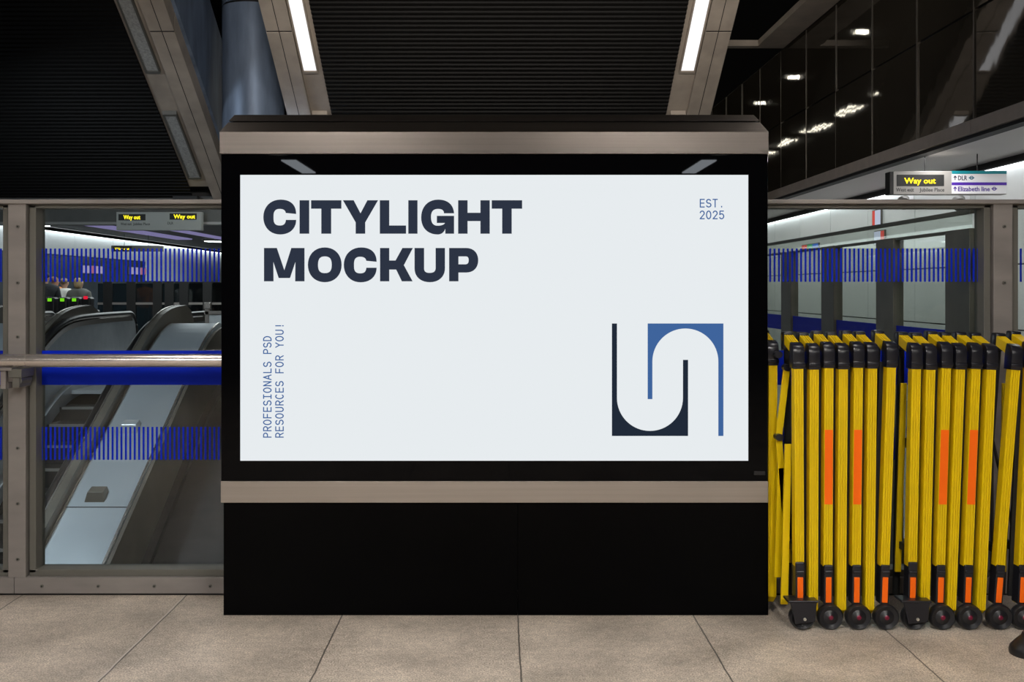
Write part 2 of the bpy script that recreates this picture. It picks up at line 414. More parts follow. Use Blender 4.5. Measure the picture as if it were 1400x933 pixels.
# ------------------------------------------------------------------ lamps over the viewpoint (they light the floor and mirror in the black glass) and added fill pairs
def lamp(x, y, label, L=1.55, w=.2, m=None):
    t = thing('ceiling_light', (x, y, CEIL), label, 'light', 'ceiling lamps over the concourse floor')
    MB().box(-w/2-.03, w/2+.03, -L/2-.03, L/2+.03, -.04, 0).build('housing', M_frame, t)
    MB().box(-w/2, w/2, -L/2, L/2, -.055, -.04).build('diffuser', m or M_lamp, t)
for x in (-2.87, 2.87):
    for k in range(4):
        lamp(x, -6.18+1.95*k+(.27 if k else 0), 'white ceiling lamp, %s of the row over the %s side of the concourse' % (('first', 'second', 'third', 'last')[k], 'left' if x < 0 else 'right'), m=M_lampdim if k == 0 else (M_lampr if x > 0 else M_lamp))
for x in (-1.15, 1.05):  # unseen pair added to brighten the foreground floor and barriers
    lamp(x, .75, 'added bright fill lamp over the floor before the screen, %s of two' % ('left' if x < 0 else 'right'), L=1.2, w=.22, m=M_floorfill)
for x in (-1.9, 1.75):  # unseen pair added to put a highlight on the cap chamfer
    lamp(x, 4.15, 'added weak fill lamp almost above the advertising screen, %s of two' % ('left' if x < 0 else 'right'), L=.9, w=.2, m=M_capfill)
# housings for the added soffit fills on the edge of the ceiling
for x in (-1.3, 1.5):
    t = thing('floodlight', (x, 5.35, 3.45), 'added black fill light on the ceiling edge, aimed at the %s soffit beam' % ('left' if x < 0 else 'right'), 'light', 'added soffit fill lights')
    MB().box(-.65, .65, -.10, .10, -.16, .16).build('housing', M_dark, t, bevel=.01)
    MB().box(-.03, .03, -.12, .0, -.25, -.16).build('bracket', M_frame, t)
# lamps over the far hall, mirrored in the bronze wall
for k in range(7):
    y = 15.2+2.6*k
    t = thing('ceiling_light', (-.05, y, 5.40), 'warm lamp high over the hall, mirrored in the bronze glass wall', 'light', 'high hall lamps')
    MB().box(-.10, .10, 0, 1.5, 0, .05).build('housing', M_frame, t)
    for a in (-.09, .075): MB().box(a, a+.016, .02, 1.48, -.016, 0).build('tube', M_farlamp, t)
for y in (16.5, 20, 22.8):
    tag(MB().box(2.18, 2.35, y-.05, y+.05, 5.37, 5.42).build('ceiling_light', M_farlamp), 'small warm downlight high over the hall, mirrored in the bronze wall', 'light', 'high hall downlights')

# ------------------------------------------------------------------ the illuminated advertising screen
YB = 4.53
bx = lambda px: X(px, YB); bz = lambda py: Z(py, YB)
ad = thing('advertising_screen', (0, YB, 0), 'large illuminated advertising screen in a black cabinet with steel cap and band', 'advertising screen')
def rel(mb):
    mb.v = [(x, y-YB, z) for x, y, z in mb.v]; return mb
m_ = MB().box(bx(304.5), bx(707.6), YB+.012, YB+.22, 0.0, bz(687)).box(bx(708.2), bx(1051.5), YB+.012, YB+.22, 0.0, bz(687))
rel(m_).build('plinth', M_black, ad, bevel=.002)
rel(MB().box(bx(302), bx(1050), YB-.004, YB+.23, bz(687.5), bz(658.5))).build('steel_band', M_band, ad, bevel=.0015)
rel(MB().box(bx(302), bx(1050), YB+.004, YB+.22, bz(658.5), bz(210.5))).build('bezel', M_bezel, ad, bevel=.002)
# cap: flat front then a chamfer leaning back on front and both ends
z0, z1, z2 = bz(211), bz(181), bz(181)+.046
xa, xb = bx(301), bx(1050)
ca = MB(); c = .030
ca.hexa([(xa, YB-.012, z0), (xb, YB-.012, z0), (xb, YB+.25, z0), (xa, YB+.25, z0), (xa, YB-.012, z1), (xb, YB-.012, z1), (xb, YB+.25, z1), (xa, YB+.25, z1)])
ca.hexa([(xa, YB-.012, z1), (xb, YB-.012, z1), (xb, YB+.25, z1), (xa, YB+.25, z1), (xa+c, YB-.012+c, z2), (xb-c, YB-.012+c, z2), (xb-c, YB+.25-c, z2), (xa+c, YB+.25-c, z2)])
rel(ca).build('cap', M_steel, ad, bevel=.0015)
rel(MB().box(xa+.045, xb-.045, YB+.04, YB+.2, z2, z2+.008)).build('cap_gap', M_dark, ad)
cl = MB(); za, zb = z2+.006, z2+.036
cl.hexa([(xa+c, YB+.022, za), (xb-c, YB+.022, za), (xb-c, YB+.22, za), (xa+c, YB+.22, za), (xa+c+.02, YB+.045, zb), (xb-c-.02, YB+.045, zb), (xb-c-.02, YB+.2, zb), (xa+c+.02, YB+.2, zb)])
rel(cl).build('cap_lid', M_steel, ad, bevel=.001)
sc = rel(MB().box(bx(328.5), bx(1023), YB+.0, YB+.01, bz(630.3), bz(239.3))).build('screen', M_screen, ad)
tag(rel(MB().box(bx(1031), bx(1046), YB-.001, YB+.006, bz(650), bz(645))).build('badge', M_rubber, ad, bevel=.001), 'small dark badge')

def bez(p0, c1, c2, p1, n=10):
    return [((1-t)**3*p0[0]+3*(1-t)**2*t*c1[0]+3*(1-t)*t*t*c2[0]+t**3*p1[0],
             (1-t)**3*p0[1]+3*(1-t)**2*t*c1[1]+3*(1-t)*t*t*c2[1]+t**3*p1[1]) for t in [(i+1)/n for i in range(n)]]
def path(*cmds):
    out = []
    for c in cmds:
        if len(c) == 2: out.append(c)
        else: out += bez(out[-1], c[0:2], c[2:4], c[4:6])
    return out
OX = 1199.4
G = []          # outlines in lettering units (6.663 per px, origin 350,260)
def shift(p, dx, dy=0): return [(a+dx, b+dy) for a, b in p]
cC = path((366,218),(366,130,310,87,225,87),(130,87,67,155,67,246),(67,340,130,405,220,405),(310,405,366,350,366,272),(272,272),
          (270,305,255,323,217,323),(178,323,160,305,160,262),(160,235),(160,192,178,172,215,172),(250,172,272,185,272,218))[:-1]
cI = [(397,93),(485,93),(485,398),(397,398)]
cT = [(502,93),(778,93),(778,170),(685,170),(685,398),(595,398),(595,170),(502,170)]
cY = [(792,93),(890,93),(952,212),(1015,93),(1112,93),(995,295),(995,398),(908,398),(908,295)]
cL = [(1128,93),(1214,93),(1214,323),(1367,323),(1367,398),(1128,398)]
cI2 = shift([(188,93),(272,93),(272,398),(188,398)], OX)
cG = shift(path((605,212),(600,130,545,87,460,87),(365,87,305,155,305,250),(305,345,365,405,455,405),(490,405,515,385,525,352),(525,398),(605,398),
          (605,235),(448,235),(448,300),(522,300),(515,315,490,325,455,325),(415,325,395,300,395,245),(395,195,415,172,460,172),(495,172,513,185,513,212)), OX)
cH = shift([(642,93),(728,93),(728,207),(845,207),(845,93),(930,93),(930,398),(845,398),(845,283),(728,283),(728,398),(642,398)], OX)
cT2 = shift([(948,93),(1225,93),(1225,170),(1130,170),(1130,398),(1043,398),(1043,170),(948,170)], OX)
line1 = [(g, []) for g in (cC, cI, cT, cY, cL, cI2, cG, cH, cT2)]
cM = [(73,528),(190,528),(258,730),(322,528),(442,528),(442,832),(357,832),(359,655),(310,802),(207,802),(158,655),(160,832),(73,832)]
cO = path((473,682),(473,588,535,523,627,523),(718,523,780,588,780,682),(780,775,718,840,627,840),(535,840,473,775,473,682))[:-1]
hO = path((565,682),(565,625,585,605,627,605),(670,605,690,625,690,682),(690,738,670,757,627,757),(585,757,565,738,565,682))[:-1]
cC2 = shift(cC, 733, 436)
cK = [(1130,528),(1214,528),(1214,642),(1271,642),(1334,528),(1429,528),(1347,685),(1427,832),(1329,832),(1277,725),(1214,725),(1214,832),(1130,832)]
cU = shift(path((245,528),(332,528),(332,715),(332,745,350,755,383,755),(420,755,437,740,437,710),(437,528),(522,528),(522,715),(522,790,465,840,385,840),(300,840,245,790,245,715)), OX)
cP = shift(path((560,528),(715,528),(785,528,825,575,825,640),(825,705,785,752,715,752),(645,752),(645,832),(560,832)), OX)
hP = shift(path((645,605),(710,605),(730,605,738,615,738,640),(738,665,728,677,705,677),(645,677)), OX)
line2 = [(cM, []), (cO, [hO]), (cC2, []), (cK, []), (cU, []), (cP, [hP])]
def lettering(name, glyphs, m):
    mb = MB()
    f = lambda p: (bx(350+p[0]/6.663), bz(260+p[1]/6.663))
    for out, holes in glyphs: mb.flat([f(p) for p in out], [[f(p) for p in h] for h in holes], 0, YB)
    o = rel(mb).build(name, m, sc); return o
tag(lettering('headline', line1, M_head), 'heavy dark lettering reading CITYLIGHT')
tag(lettering('headline', line2, M_head), 'heavy dark lettering reading MOCKUP')
def arc(cx, cy, r, a0, a1, n=32): return [(cx+r*math.cos(math.radians(a0+(a1-a0)*i/n)), cy+r*math.sin(math.radians(a0+(a1-a0)*i/n))) for i in range(n+1)]
dk = [(836.6,442.5),(843.5,442.5)]+arc(888.6,544.4,45.1,180,0)+[(933.8,492.3),(940.7,492.3),(940.7,596.4),(836.6,596.4)]
bl = [(885.5,442.5),(989,442.5),(989,596.4),(982.1,596.4)]+arc(937,494.5,45.1,0,-180)+[(891.9,546),(885.5,546)]
f = lambda p: (bx(p[0]), bz(p[1]))
rel(MB().flat([f(p) for p in dk], [], 0, YB)).build('logo_dark_half', M_logo, sc)
rel(MB().flat([f(p) for p in bl], [], 0, YB)).build('logo_blue_half', M_sblue, sc)
# thin monospaced lettering drawn as strokes; cell 1 high, .66 wide
def A(cx, cy, rx, ry, a0, a1, n=10): return [(cx+rx*math.cos(math.radians(a0+(a1-a0)*i/n)), cy+ry*math.sin(math.radians(a0+(a1-a0)*i/n))) for i in range(n+1)]
sS = A(.31,.745,.26,.245,25,180,8)+A(.31,.745,.26,.245,180,270,5)[1:]+A(.31,.26,.29,.25,90,0,6)[0:]+A(.31,.26,.29,.25,0,-155,9)[1:]
STR = {
 'P': [[(.06,0),(.06,1),(.32,1)]+A(.32,.74,.27,.26,90,-90)+[(.06,.48)]],
 'R': [[(.06,0),(.06,1),(.32,1)]+A(.32,.74,.27,.26,90,-90)+[(.06,.48)], [(.33,.48),(.60,0)]],
 'O': [A(.31,.5,.29,.5,0,360,24)], '0': [A(.31,.5,.28,.5,0,360,24)],
 'F': [[(.06,0),(.06,1),(.58,1)], [(.06,.5),(.52,.5)]],
 'E': [[(.58,0),(.06,0),(.06,1),(.58,1)], [(.06,.51),(.54,.51)]],
 'S': [sS], 'I': [[(.31,0),(.31,1)], [(.07,0),(.55,0)], [(.07,1),(.55,1)]],
 'N': [[(.05,0),(.05,1),(.57,0),(.57,1)]], 'A': [[(.0,0),(.31,1),(.62,0)], [(.11,.32),(.51,.32)]],
 'L': [[(.08,1),(.08,0),(.58,0)]], 'D': [[(.05,0),(.05,1),(.22,1)]+A(.22,.5,.36,.5,90,-90,14)+[(.05,0)]],
 'U': [[(.05,1),(.05,.3)]+A(.31,.3,.26,.3,180,360,12)+[(.57,1)]],
 'C': [A(.33,.5,.29,.5,50,310,18)], 'Y': [[(.02,1),(.31,.5),(.60,1)], [(.31,.5),(.31,0)]],
 '!': [[(.31,1),(.31,.33)], [(.31,.09),(.31,0)]], 'T': [[(.03,1),(.59,1)], [(.31,1),(.31,0)]],
 '.': [[(.31,.09),(.31,0)]],
 '2': [A(.31,.72,.26,.28,165,-25,10)+[(.05,0),(.58,0)]],
 '5': [[(.54,1),(.10,1),(.07,.55)]+A(.30,.32,.28,.32,110,-150,14)],
}
def strokes(name, s, px, py, cap, pitch, m, up=False, w=.14):
    mb = MB()
    for i, ch in enumerate(s):
        for line in STR.get(ch, []):
            for a, b in zip(line, line[1:]):
                d = Vector((b[0]-a[0], b[1]-a[1])); n_ = d.length
                if n_ < 1e-6: continue
                d /= n_; nn = Vector((-d.y, d.x))*w/2; e = d*w*.42
                q = [Vector(a)-e-nn, Vector(b)+e-nn, Vector(b)+e+nn, Vector(a)-e+nn]
                pts = []
                for p in q:
                    u, v = i*pitch+p.x*cap, p.y*cap
                    pts.append(f((px-v, py-u)) if up else f((px+u, py-v)))
                mb.flat(pts, [], 0, YB)
    return rel(mb).build(name, m, sc)
for word, px, k in (('PROFESIONALS', 370.6, 0), ('PSD', 370.6, 13), ('RESOURCES', 387.2, 0), ('FOR', 387.2, 10), ('YOU!', 387.2, 14)):
    tag(strokes('vertical_text', word, px, 598.6-8.81*k, 10.2, 8.81, M_sblue, True), 'thin blue vertical lettering reading '+word)
tag(strokes('date_text', 'EST.', 956.8, 283.2, 10.4, 8.85, M_sblue), 'thin blue EST.')
tag(strokes('date_text', '2025', 956.8, 299.2, 10.4, 8.85, M_sblue), 'thin blue 2025')

# ------------------------------------------------------------------ glass fences either side of the screen
def fx(px): return X(px, YF)
def fz(py): return Z(py, YF)
YG = YF+.085
def screw(parent, x, y, z, r=.008):
    mb = MB().prism([(math.cos(k*math.pi/6)*r, math.sin(k*math.pi/6)*r) for k in range(12)], 'y', 0, .006)
    mb.prism([(math.cos(k*math.pi/3)*r*.5, math.sin(k*math.pi/3)*r*.5) for k in range(6)], 'y', -.001, .003, 1)
    o = mb.build('screw', [M_frame, M_dark], parent); o.location = (x, y-.005, z); return o
def fence_post(t, x0, x1, zlow):
    p = MB().box(x0, x1, YF, YF+.10, zlow, fz(273.5)).build('post', M_fence, t, bevel=.002)
    for py in (310, 387, 461, 613, 689, 765): screw(p, (x0+x1)/2+.005, YF, fz(py))
    return p
def pane(t, x0, x1, skip=()):
    MB().box(x0, x1, YG, YG+.010, .09, fz(276)).build('glass_pane', M_glass, t)
    n = int((x1-x0)/.0205)
    for pa, pb in ((Z(385.5, YG), Z(340, YG)), (Z(629, YG), Z(584, YG))):
        mb = MB()
        for i in range(n):
            if i in skip: continue
            a = x0+.004+i*.0205
            mb.box(a, a+.0092, YG-.001, YG, pa, pb)
        mb.build('stripe_band', M_blue, t)
    MB().box(x0, x1, YG-.0015, YG, Z(526.5, YG), Z(479.5, YG)).build('blue_band', M_blue, t)
def glazing_frame(t, x0, x1):
    MB().box(x0, x0+.03, YF+.02, YF+.12, .1, fz(280)).box(x1-.03, x1, YF+.02, YF+.12, .1, fz(280)).box(x0, x1, YF+.02, YF+.12, .084, .115)\
        .box(x0, x1, YF+.02, YF+.12, fz(284), fz(277)).build('glazing_frame', M_frame, t, bevel=.002)
def rails(t, x0, x1, joints, screws):
    MB().box(x0, x1, YF-.012, YF+.10, fz(279), fz(273)).build('top_rail', M_fence, t, bevel=.003)
    mb = MB(); xs = [x0]+joints+[x1]
    for a, b in zip(xs, xs[1:]): mb.box(a+.0015, b-.0015, YF-.004, YF+.10, .012, fz(790))
    mb.box(x0, x1, YF+.01, YF+.09, 0, .08, 1)
    b = mb.build('bottom_rail', [M_fence, M_dark], t, bevel=.0015)
    for s in screws: screw(b, s, YF-.004, fz(801.5))
lf = thing('glass_fence', (0, 0, 0), 'steel framed glass fence with blue stripes left of the screen, in front of escalators', 'fence')
XL0 = -3.3
fence_post(lf, fx(11), fx(35), fz(790)); 
pane(lf, fx(37.5), -.9); pane(lf, XL0, fx(8))
glazing_frame(lf, fx(37.5), -.9); glazing_frame(lf, XL0, fx(10))
rails(lf, XL0, -.9, [fx(20)], [fx(58), fx(135), fx(211.5), fx(288), fx(-18), fx(-95)])
YH = 4.72
hz = Z(493.3, YH)
h = MB().tube([(XL0, YH, hz), (X(38, YH)-.003, YH, hz)], .0295, 32).tube([(X(38, YH), YH, hz), ((bx(302)-.003), YH, hz)], .0295, 32)
h.tube([(XL0, YH, hz), ((bx(302)-.003), YH, hz)], .027, 24)
hr = h.build('handrail', M_tube, lf, smooth=True)
bk = MB().box(X(14, YH), X(32, YH), YH-.02, YF, hz-.075, hz-.036).box(X(18, YH), X(28, YH), YH-.012, YF, hz-.12, hz-.06).tube([(X(23, YH), YH, hz-.09), (X(23, YH), YF, hz-.09)], .022, 14)
tag(bk.build('rail_bracket', M_frame, hr, bevel=.003), 'dark rail bracket on the post')
bk = MB().box(X(-14, YH), X(19, YH), YH-.025, YH+.03, hz-.044, hz-.030).box(X(2, YH), X(9.5, YH), YH-.012, YH+.012, hz-.125, hz-.044).box(X(2, YH), X(9.5, YH), YH+.012, YG, hz-.125, hz-.10)
tag(bk.build('rail_bracket', M_fence, hr, bevel=.002), 'pale T shaped rail bracket')

rf = thing('glass_fence', (0, 0, 0), 'steel framed glass fence with blue stripes right of the screen, behind yellow barriers', 'fence')
XR1 = 3.6
fence_post(rf, fx(1358.5), fx(1384.5), fz(790))
pane(rf, .9, fx(1356), skip=(37+40,)); pane(rf, fx(1387), XR1)
glazing_frame(rf, .9, fx(1357)); glazing_frame(rf, fx(1386), XR1)
rails(rf, .9, XR1, [fx(1372)], [1.0, 1.3, 1.6, 1.9, 2.2, 2.5])
# balustrade running away from the right fence: fins, glass, rail
XB = 2.20
bal = thing('glass_balustrade', (XB, 7, 0), 'glass balustrade with grey fins receding behind the right fence', 'balustrade')
for k, ya in enumerate((4.96, 5.92, 6.97, 8.0, 9.03, 10.06, 11.1, 12.2, 13.3)):
    MB().box(0, .06, ya-7, ya-7+.27, -.3, 1.684).build('fin', mat('balustrade fin', (.17, .155, .135), .45, .1, noise=.2) if k == 0 else bpy.data.materials['balustrade fin'], bal, bevel=.003)
MB().box(.02, .032, 5.0-7, 14.3-7, .08, 1.76).build('glass_pane', glass('balustrade glass', (.93, .96, .94), .2), bal)
MB().box(.012, .04, 4.98-7, 14.3-7, 1.755, 1.775).build('top_rail', M_frame, bal)
MB().box(.010, .042, 4.98-7, 14.3-7, 1.67, 1.684).build('mid_rail', M_frame, bal)
MB().box(.0185, .02, 5.0-7, 14.3-7, 1.08, 1.195).build('blue_band', M_blue, bal)

# ------------------------------------------------------------------ yellow folding barriers
YL = 4.37
def lx(px): return X(px, YL)
def rib(w, d):          # ribbed hollow-section outline, four ribs on the front and the back
    w2 = w/2; g = .003; pts = []
    n = 4; st = w/n
    pts.append((-w2, .004))
    for i in range(n):
        a = -w2+i*st
        pts += [(a+.0014, 0), (a+st-.0016, 0)]
        if i < n-1: pts += [(a+st-.0011, g), (a+st+.0011, g)]
    pts += [(w2, .004), (w2, d), (-w2, d)]
    return pts
def leaf(parent, pxt, pxb, kind, strip=False, dz=0, y0=YL, edge=False):
    """pxt at the cap's lower edge (z 1.077), pxb near the foot (z .26)"""
    xt, xb = X(pxt, y0), X(pxb, y0); lean = (xt-xb)/(1.077-.26); x0 = xb-lean*.26
    w = .039
    mb = MB()
    zlow = .075 if kind == 'plain' else .255
    ring = rib(w, .042)
    mb.prism(ring, 'z', zlow, 1.08+dz)
    if kind == 'plain':     # the foot tapers back
        mb.hexa([(-.012, .03, .045), (.012, .03, .045), (.012, .042, .045), (-.012, .042, .045), (-w/2, .006, zlow), (w/2, .006, zlow), (w/2, .042, zlow), (-w/2, .042, zlow)])
    else:
        mb.box(-w/2+.002, w/2-.002, .018, .041, .10, .26)
    # top bar climbing back, ribbed on top
    n = len(ring); a, b = (.026, 1.166+dz), (.165, 1.208+dz); th = .052
    vs = [(p[0], a[0], a[1]-p[1]*1.0) for p in ring]+[(p[0], b[0], b[1]-p[1]*1.0) for p in ring]
    mb.add(vs, [(i, (i+1) % n, n+(i+1) % n, n+i) for i in range(n)])
    o = mb.build('leaf', M_yellow, parent)
    MB().box(-.014 if edge else -.035, .015, .044, .056, .12, 1.09+dz).box(-.012, .012, .165, .185, .09, 1.15+dz).box(-.012, .012, .05, .17, .30, .33).build('gap_shade_strut', M_dark, o)  # black slat added as shade in the gap between leaves, plus rear strut
    o.location = (x0, y0, 0); o.rotation_euler = (0, math.atan(lean), 0)
    # front corner cap with rounded shoulder and a moulded lip
    cw = w/2+.0035; prof = []
    prof += [(-.004, 1.070+dz), (-.004, 1.135+dz)]
    prof += [(-.004+.030-.030*math.cos(math.radians(t)), 1.135+dz+.036*math.sin(math.radians(t))) for t in (15, 30, 45, 60, 75, 90)]
    prof += [(.050, 1.178+dz), (.060, 1.150+dz), (.060, 1.070+dz)]
    m1 = MB().prism(prof, 'x', -cw, cw)
    m1.prism([(-.0085, 1.082+dz), (-.0085, 1.094+dz), (-.004, 1.099+dz), (-.004, 1.078+dz)], 'x', -cw-.001, cw+.001)
    m1.build('corner_cap', M_cap, o, bevel=.002, smooth=True)
    m2 = MB().box(-cw, cw, .150, .200, 1.140+dz, 1.217+dz); m2.build('rear_cap', M_cap, o, bevel=.008, smooth=True, seg=3)
    if strip:
        MB().box(-.0165, .0165, -.0012, .003, 1.4-295/F*y0, 1.4-193/F*y0).build('reflective_strip', M_orange, o)
    if kind in ('wheel', 'plate'):
        k = MB().box(-.0185, .0185, -.006, .05, .10, .262+(.012 if kind == 'plate' else 0)).box(-.017, .017, -.012, .0, .226, .24)
        k.build('bracket', M_cap, o, bevel=.004)
        MB().box(-.0115, .0115, -.0095, -.004, .108, .212).build('reflector', M_orange, o, bevel=.0015)
        wl = MB(); R = .052
        prof = [(R-.006, 0), (R, .008), (R, .030), (R-.006, .038)]
        seg = 32
        def lathe(mb, pr, mi):
            vs = [(r*math.cos(2*math.pi*k/seg), y, r*math.sin(2*math.pi*k/seg)) for r, y in pr for k in range(seg)]
            fs = [(i*seg+k, i*seg+(k+1) % seg, (i+1)*seg+(k+1) % seg, (i+1)*seg+k) for i in range(len(pr)-1) for k in range(seg)]
            mb.add(vs, fs, mi)
        lathe(wl, [(.030, .006)]+prof+[(.030, .032)], 0)
        lathe(wl, [(.001, -.004), (.006, -.004), (.010, .001)], 1); lathe(wl, [(.010, .001), (.024, .004), (.030, .008)], 0)
        lathe(wl, [(.001, .036), (.030, .030)], 0)
        wo = wl.build('wheel', [M_rubber, M_red], o, smooth=True); wo.location = (.004, -.03, .0525)
        if kind == 'plate':
            pl = MB().prism([(-.060, .125), (.060, .125), (.056, .112), (.050, .040), (-.030, .030), (-.050, .112)], 'y', -.046, -.036)
            pl.box(-.062, .062, -.05, .03, .118, .128)
            po = pl.build('wheel_guard', M_cap, o, bevel=.003)
            bo = MB().prism([(math.cos(k*math.pi/8)*.006, math.sin(k*math.pi/8)*.006) for k in range(16)], 'y', -.053, -.046).build('bolt', M_bolt, o, bevel=.001)
            bo.location = (.006, 0, .052)
    return o
def links(parent, xa, xb, y0):
    """crossed black-pivoted link bars between the leaves"""
    for z0, z1 in ((.35, .75), (.75, .35)):
        mb = MB()
        mb.hexa([(xa, y0, z0-.02), (xb, y0, z1-.02), (xb, y0+.012, z1-.02), (xa, y0+.012, z0-.02), (xa, y0, z0+.02), (xb, y0, z1+.02), (xb, y0+.012, z1+.02), (xa, y0+.012, z0+.02)])
        mb.build('link_bar', M_rubber, parent); y0 += .015
top = [1092.2, 1113.5, 1133.6, 1153.3, 1174.1, 1193.3, 1219.2, 1253.4, 1273, 1294.5, 1313.7, 1335, 1356, 1389.4]
bot = [1093.4, 1112.5, 1132.3, 1151.2, 1171, 1190, 1210.3, 1247.8, 1266.5, 1286.3, 1303.5, 1324.2, 1344.2, 1368]
u1 = thing('folding_barrier', (0, 0, 0), 'folded yellow expanding barrier next to the black screen cabinet', 'barrier', 'folded yellow barriers')
u2 = thing('folding_barrier', (0, 0, 0), 'middle folded yellow expanding barrier, third and fifth leaves marked orange', 'barrier', 'folded yellow barriers')
u3 = thing('folding_barrier', (0, 0, 0), 'leaning yellow barrier at the right edge, in front of the fence post', 'barrier', 'folded yellow barriers')
kinds = ['plate', 'plain', 'wheel', 'plain', 'wheel', 'plain', 'wheel', 'plate', 'plain', 'wheel', 'plain', 'wheel', 'plain', 'wheel']
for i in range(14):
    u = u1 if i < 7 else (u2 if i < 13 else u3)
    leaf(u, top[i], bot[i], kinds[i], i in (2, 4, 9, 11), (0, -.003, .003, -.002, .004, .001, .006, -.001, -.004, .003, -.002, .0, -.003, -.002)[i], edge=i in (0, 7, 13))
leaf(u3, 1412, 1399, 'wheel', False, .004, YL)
links(u1, lx(1095), lx(1215), YL+.09); links(u2, lx(1252), lx(1350), YL+.09); links(u3, lx(1375), lx(1405), YL+.09)
# the back frame of the first barrier, in the gap beside the cabinet
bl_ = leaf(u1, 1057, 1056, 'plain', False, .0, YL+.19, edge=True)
for (pa, ya, pb, yb) in ((1076, 505, 1065, 598), (1065, 598, 1078, 770), (1068, 640, 1063, 790)):
    Yk = YL+.13
    a = Vector((X(pa, Yk), Yk, Z(ya, Yk))); b = Vector((X(pb, Yk), Yk, Z(yb, Yk)))
    mb = MB(); w = .014
    mb.hexa([(b.x-w, Yk, b.z), (b.x+w, Yk, b.z), (b.x+w, Yk+.012, b.z), (b.x-w, Yk+.012, b.z), (a.x-w, Yk, a.z), (a.x+w, Yk, a.z), (a.x+w, Yk+.012, a.z), (a.x-w, Yk+.012, a.z)])
    mb.build('link_bar', M_yellow, u1, bevel=.002)
for (pa, ya) in ((1076, 503), (1065, 598), (1078, 640), (1064, 485)):
    Yk = YL+.12; mb = MB().prism([(X(pa, Yk)+math.cos(k*math.pi/6)*.017, Z(ya, Yk)+math.sin(k*math.pi/6)*.015) for k in range(12)], 'y', Yk-.012, Yk+.03)
    mb.build('pivot', M_cap, u1)
mb = MB().hexa([(lx(1073), YL+.06, .08), (lx(1083), YL+.06, .08), (lx(1083), YL+.075, .08), (lx(1073), YL+.075, .08), (lx(1079), YL+.06, .75), (lx(1088), YL+.06, .75), (lx(1088), YL+.075, .75), (lx(1079), YL+.075, .75)])
mb.build('link_bar', M_yellow, u1, bevel=.002)
for a, b, ys in ((1236, 1228, YL+.12), (1375, 1372, YL+.12)):
    mb = MB(); w = .013
    mb.hexa([(X(b, ys)-w, ys, .2), (X(b, ys)+w, ys, .2), (X(b, ys)+w, ys+.012, .2), (X(b, ys)-w, ys+.012, .2), (X(a, ys)-w, ys, 1.0), (X(a, ys)+w, ys, 1.0), (X(a, ys)+w, ys+.012, 1.0), (X(a, ys)-w, ys+.012, 1.0)])
    mb.build('link_bar', M_yellow, u2 if a < 1300 else u3, bevel=.002)
# outrigger foot of the last barrier
Yq = 4.06
mb = MB(); R = .075; seg = 24
pr = [(.001, .085), (.028, .085), (.034, .07), (.05, .055), (.072, .03), (.078, .012), (.076, 0), (.001, 0)]
mb.add([(r*math.cos(2*math.pi*k/seg), r*math.sin(2*math.pi*k/seg), z) for r, z in pr for k in range(seg)],
       [(i*seg+k, i*seg+(k+1) % seg, (i+1)*seg+(k+1) % seg, (i+1)*seg+k) for i in range(len(pr)-1) for k in range(seg)])
mb.tube([(.02, .02, .04), (.19, .27, .05)], .012, 10)
o = mb.build('outrigger_foot', M_rubber, u3, smooth=True); o.location = (X(1409, Yq), Yq, 0)

# ------------------------------------------------------------------ escalators climbing away beyond the left fence
T30, Y1, Y2, SM = math.tan(math.radians(30)), 14.4, 17.5, .30
def zp(y, y1=Y1): 
    u = (y1-y)/SM
    return -T30*SM*(math.log1p(math.exp(u)) if u < 30 else u)
def ys(a, b, n): return [a+(b-a)*i/n for i in range(n+1)]
def strip_panel(x0, x1, lo, hi, ya, yb, newel=True, y1=Y1):
    yy = ys(ya, yb, 60)
    topl = [(y, zp(y, y1)+hi) for y in yy]
    if newel:
        r = (hi-lo)/2; zc = (hi+lo)/2
        topl += [(yb+r*.75*math.cos(math.radians(t)), zc+r*math.sin(math.radians(t))) for t in range(80, -91, -10)]
    botl = [(y, zp(y, y1)+lo) for y in reversed(yy)]
    return MB().prism(topl+botl, 'x', x0, x1)
def handrail(x, h, ya, yb):
    pts = [(x, y, zp(y)+h) for y in ys(ya, yb, 60)]
    r = .40; zc = h-r
    pts += [(x, yb+r*.75*math.cos(math.radians(t)), zc+r*math.sin(math.radians(t))) for t in range(80, -91, -10)]
    return MB().tube(pts, .042, 10)
YLO = 5.4
